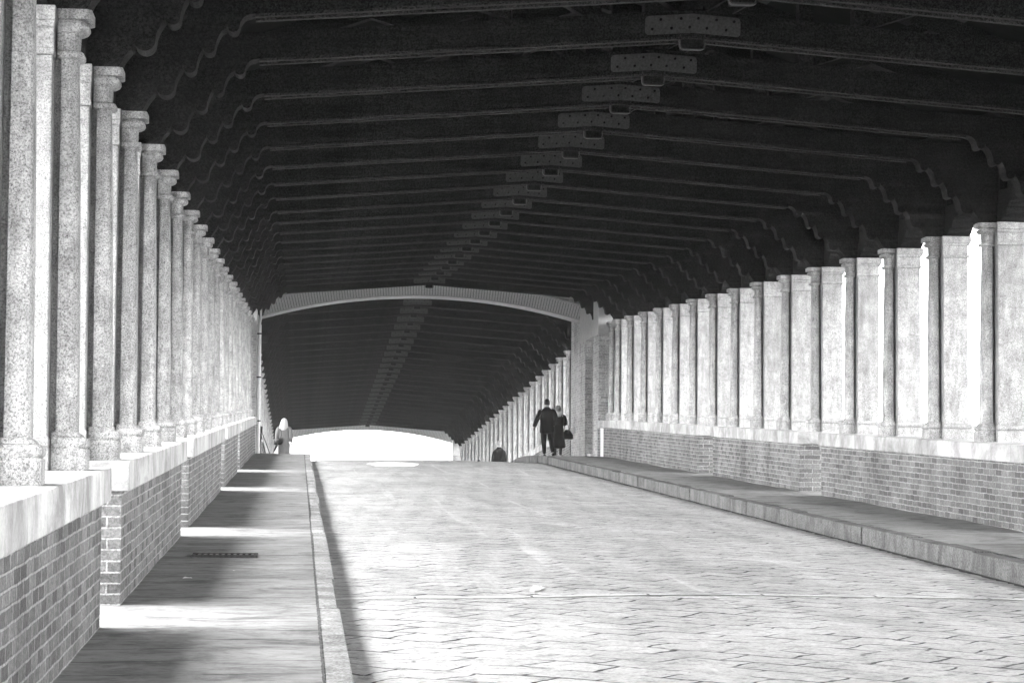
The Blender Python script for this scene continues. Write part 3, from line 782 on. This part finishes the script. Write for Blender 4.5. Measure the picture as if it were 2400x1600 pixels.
def base_J(**k):
    J = dict(pelvis=(0,0,.95), spine=(0,0,1.13), chest=(0,0,1.33), neck=(0,.0,1.49), headbase=(0,.015,1.55), head=(0,.03,1.63), headtop=(0,.02,1.695),
        shL=(-.185,0,1.41), shR=(.185,0,1.41), elL=(-.235,-.02,1.13), elR=(.235,-.02,1.13), wrL=(-.25,.02,.88), wrR=(.25,.02,.88),
        hipL=(-.09,0,.90), hipR=(.09,0,.90), knL=(-.1,.03,.49), knR=(.1,.03,.49), anL=(-.1,0,.09), anR=(.1,0,.09), toeL=(-.11,.14,.035), toeR=(.11,.14,.035))
    J.update(k); return J
def arm(J, nm, r=(.085,.075,.062,.055)):
    s_, e, w_ = Vector(J['sh'+nm]), Vector(J['el'+nm]), Vector(J['wr'+nm]); inn = Vector((-.06 if nm == 'R' else .06, 0, .02))
    return ([s_+inn, s_, s_*.5+e*.5, e, e*.45+w_*.55, w_], [r[0]*.8, r[0], r[1], r[1]*.95, r[2], r[3]])
def leg(J, nm, r=(.105,.085,.065,.055)):
    h, k_, a = Vector(J['hip'+nm]), Vector(J['kn'+nm]), Vector(J['an'+nm])
    return ([h+Vector((0,0,.05)), h, h*.5+k_*.5, k_, k_*.5+a*.5, a+Vector((0,0,-.02))], [r[0], r[0], r[1]*1.08, r[1]*.9, r[2], r[3]])

# man in dark coat (right pavement)
yy = 74.0; px = 7.36
man = empty('person', (px, yy, P(yy)), 'person in a long dark jacket walking away up the right pavement, taller of the couple', 'person'); man.scale = (1.0,)*3
J = base_J(elL=(-.30,-.05,1.14), wrL=(-.39,.0,.90), elR=(.27,-.04,1.15), wrR=(.21,.12,.97), knL=(-.08,.10,.50), anL=(-.06,.12,.10), toeL=(-.06,.26,.04), knR=(.12,-.02,.48), anR=(.17,-.16,.14), toeR=(.19,-.05,.035))
body(man, J); eyes(man, J)
garment(man, 'coat', M['black'], [(.70,.225,.15,0,0),(.80,.222,.152,0,0),(.95,.212,.148,0,0),(1.10,.205,.14,0,0),(1.25,.222,.145,0,0),(1.36,.225,.145,0,0),(1.42,.19,.125,0,0),(1.455,.12,.09,0,0),(1.50,.075,.075,0,.005),(1.52,.070,.072,0,.008)],
        [arm(J,'L',(.085,.078,.068,.06)), arm(J,'R',(.085,.082,.068,.06))])
tubes(man, 'trousers', M['black'], [leg(J,'L'), leg(J,'R')]); shoe(man, J, 'L', M['shoe']); shoe(man, J, 'R', M['shoe'])
hair_cap(man, J, M['hair'], .105)
# woman beside him
yy = 75.0; px = 7.80; sc2 = .925
wom = empty('person', (px, yy, P(yy)), 'person in a long black coat with a white scarf walking beside the taller one', 'person'); wom.scale = (sc2,)*3
J = base_J(elR=(.25,-.06,1.16), wrR=(.20,.16,1.13), elL=(-.22,-.02,1.14), wrL=(-.20,.05,.92), anR=(.08,.0,.09), anL=(-.09,.05,.1), toeL=(-.09,.18,.04))
body(wom, J); eyes(wom, J)
garment(wom, 'coat', M['black'], [(.33,.27,.20,.02,0),(.5,.235,.175,.01,0),(.75,.205,.155,0,0),(.95,.185,.145,0,0),(1.10,.165,.13,0,0),(1.25,.18,.135,0,0),(1.36,.19,.13,0,0),(1.42,.165,.11,0,0),(1.455,.10,.085,0,0),(1.475,.075,.07,0,.005)],
        [arm(J,'L',(.078,.07,.06,.052)), arm(J,'R',(.080,.08,.066,.055))])
garment(wom, 'scarf', M['white'], [(1.37,.07,.035,-.01,-.115),(1.41,.11,.06,-.01,-.075),(1.45,.115,.095,-.01,-.01),(1.49,.088,.088,0,.0),(1.525,.07,.072,0,.01)])
tubes(wom, 'stockings', M['grey'], [leg(J,'L',(.08,.06,.052,.04)), leg(J,'R',(.08,.06,.052,.04))]); shoe(wom, J, 'L', M['shoe']); shoe(wom, J, 'R', M['shoe'])
hair_cap(wom, J, M['ghair'], .115)
bg = empty('handbag', (px+.285, yy+.02, P(yy)+.60), 'large black handbag hanging from the arm of the shorter person', 'handbag')
MB().rings([(0,.13,.06,.02,0),(.03,.165,.075,.02,0),(.14,.155,.07,.015,0),(.25,.10,.05,0,0),(.29,.05,.03,-.01,0)], 16).build('bag', M['leather'], bg, smooth=60)
hd = MB(); pts = [(-.07+.0,0,.26)]+[(-.03-.07*math.cos(math.pi*i/10), 0, .27+.21*math.sin(math.pi*i/10)) for i in range(11)]
hd.tube(pts[1:], [.011]*11, 8).build('handle', M['leather'], bg, smooth=True)
# woman with pale coat on the left pavement
yy = 82.0; px = -.50
wl_ = empty('person', (px, yy, P(yy)), 'fair-haired person in a pale coat on the left pavement, seen from behind', 'person'); wl_.scale = (.94,)*3
J = base_J(elL=(-.24,-.04,1.15), wrL=(-.25,.03,.92), elR=(.24,-.03,1.14), wrR=(.25,.05,.90))
body(wl_, J); eyes(wl_, J)
garment(wl_, 'coat', M['coat'], [(.35,.215,.17,0,0),(.6,.21,.165,0,0),(.85,.205,.16,0,0),(1.02,.19,.145,0,0),(1.18,.19,.14,0,0),(1.32,.205,.14,0,0),(1.40,.19,.12,0,0),(1.45,.11,.09,0,0),(1.50,.07,.07,0,.005)],
        [arm(J,'L',(.09,.085,.07,.06)), arm(J,'R',(.09,.085,.07,.06))])
tubes(wl_, 'trousers', M['grey'], [leg(J,'L',(.09,.075,.06,.05)), leg(J,'R',(.09,.075,.06,.05))]); shoe(wl_, J, 'L', M['shoe']); shoe(wl_, J, 'R', M['shoe'])
hx, hy, hz = J['head']
garment(wl_, 'hair', M['blond'], [(1.30,.07,.04,-.03,-.10),(1.36,.13,.065,-.03,-.09),(1.44,.155,.10,-.02,-.05),(1.52,.14,.11,-.01,-.02),(1.62,.118,.115,0,.0),(1.68,.10,.105,0,.005),(1.72,.07,.075,0,.008),(1.745,.03,.03,0,.01)])
bg = empty('shoulder_bag', (px-.17, yy-.16, P(yy)+.78), 'dark shoulder bag hanging at the side of the fair-haired person', 'bag')
MB().rings([(-.02,.10,.05,-.04,0),(.04,.13,.06,-.02,0),(.14,.13,.06,.02,0),(.20,.09,.05,.05,0)], 16).build('bag', M['leather'], bg, smooth=60)
MB().tube([(.06,0,.18),(.08,-.02,.30),(.07,0,.42),(.04,.06,.52),(.03,.14,.60)],[.014]*5,8,.4).build('strap', M['leather'], bg)
um = empty('umbrella', (px-.36, yy-.15, P(yy)+.48), 'folded dark umbrella poking down from the shoulder bag', 'umbrella')
MB().tube([(0,0,.0),(.03,0,.06)],[.006,.008],8).build('tip', M['strap'], um)
MB().tube([(.03,0,.06),(.06,0,.12),(.12,0,.24),(.17,0,.34)],[.012,.026,.036,.03],12).build('canopy', M['black'], um, smooth=True)
# person with white hair far down the right pavement
yy = 95.0; px = 7.62
fm = empty('person', (px, yy, P(yy)), 'white-haired person in a dark coat, half hidden behind the crest on the right', 'person')
J = base_J(shL=(-.165,0,1.35), shR=(.165,0,1.35)); body(fm, J); eyes(fm, J)
garment(fm, 'coat', M['black'], [(.75,.23,.16,0,0),(.95,.24,.155,0,0),(1.15,.25,.15,0,0),(1.30,.245,.15,0,0),(1.38,.21,.13,0,0),(1.43,.15,.10,0,0),(1.47,.10,.08,0,0),(1.52,.07,.07,0,.005)], [arm(J,'L'), arm(J,'R')])
tubes(fm, 'trousers', M['grey'], [leg(J,'L'), leg(J,'R')]); shoe(fm, J, 'L', M['shoe']); shoe(fm, J, 'R', M['shoe']); hair_cap(fm, J, M['ghair2'], .104)
yy = 107.5; px = 8.0
f2 = empty('person', (px-.25, yy, P(yy)), 'tiny dark head of a distant person left of the white-haired one', 'person'); f2.scale = (.96,)*3
J = base_J(); body(f2, J); eyes(f2, J)
garment(f2, 'coat', M['black'], [(.75,.22,.15,0,0),(.95,.22,.15,0,0),(1.15,.21,.14,0,0),(1.30,.22,.14,0,0),(1.40,.17,.12,0,0),(1.49,.07,.07,0,.005)], [arm(J,'L'), arm(J,'R')])
tubes(f2, 'trousers', M['grey'], [leg(J,'L'), leg(J,'R')]); shoe(f2, J, 'L', M['shoe']); shoe(f2, J, 'R', M['shoe']); hair_cap(f2, J, M['hair'], .108)

# ---------------------------------------------------------------- air
HAZE = .0002
hz_ = MB().box(-60, 70, -20, 230, -10.5, 14).build('haze', mat('haze_air')); hz_['kind'] = 'stuff'
nt = hz_.data.materials[0].node_tree; nt.nodes.remove(nt.nodes['Principled BSDF'])
pv = nt.nodes.new('ShaderNodeVolumePrincipled'); pv.inputs['Color'].default_value = (.9,.9,.9,1); pv.inputs['Density'].default_value = HAZE; pv.inputs['Anisotropy'].default_value = .3
nt.links.new(pv.outputs[0], nt.nodes['Material Output'].inputs['Volume'])

# ---------------------------------------------------------------- light
SUN_EL, SUN_AZ = math.radians(58), math.radians(271)      # compass-like: direction the light comes from, measured from +y clockwise
w = bpy.data.worlds.new('World'); sc.world = w; w.use_nodes = True; nt = w.node_tree
bgn = nt.nodes['Background']; sky = nt.nodes.new('ShaderNodeTexSky'); sky.sky_type = 'NISHITA'; sky.sun_disc = False
sky.sun_elevation = SUN_EL; sky.sun_rotation = SUN_AZ; sky.air_density = 1.; sky.dust_density = 1.
bw = nt.nodes.new('ShaderNodeRGBToBW'); nt.links.new(sky.outputs[0], bw.inputs[0]); nt.links.new(bw.outputs[0], bgn.inputs[0]); bgn.inputs[1].default_value = .15
sl = bpy.data.lights.new('sun', 'SUN'); sl.energy = .27; sl.angle = math.radians(40); sl.color = (1, 1, 1)
so = bpy.data.objects.new('sun', sl); COL.objects.link(so)
dv = Vector((math.sin(SUN_AZ)*math.cos(SUN_EL), math.cos(SUN_AZ)*math.cos(SUN_EL), math.sin(SUN_EL)))
so.rotation_euler = dv.to_track_quat('Z', 'Y').to_euler(); so.location = (0, -20, 30)

# ---------------------------------------------------------------- camera
F = 5836.6; yaw, pit, rol = .0848791, .0621766, .0068928
cam = bpy.data.cameras.new('camera'); co = bpy.data.objects.new('camera', cam); COL.objects.link(co); sc.camera = co
cam.sensor_width = 36; cam.lens = F/2400*36; cam.clip_start = .1; cam.clip_end = 4000
right = Vector((math.cos(yaw), -math.sin(yaw), 0)); fwd0 = Vector((math.sin(yaw), math.cos(yaw), 0)); up0 = Vector((0,0,1))
fwd = fwd0*math.cos(pit)+up0*math.sin(pit); up = up0*math.cos(pit)-fwd0*math.sin(pit)
# image rotated clockwise by rol
r2 = right*math.cos(rol)+up*math.sin(rol); u2 = up*math.cos(rol)-right*math.sin(rol)
mx = Matrix((r2, u2, -fwd)).transposed().to_4x4(); mx.translation = Vector((0, 0, 1.4)); co.matrix_world = mx

vs = sc.view_settings; sc.display_settings.display_device = 'sRGB'; vs.view_transform = 'Standard'; vs.look = 'None'; vs.gamma = 1; vs.exposure = 4.8
sc.render.engine = 'CYCLES'; sc.cycles.max_bounces = 10; sc.cycles.diffuse_bounces = 6; sc.cycles.volume_bounces = 1
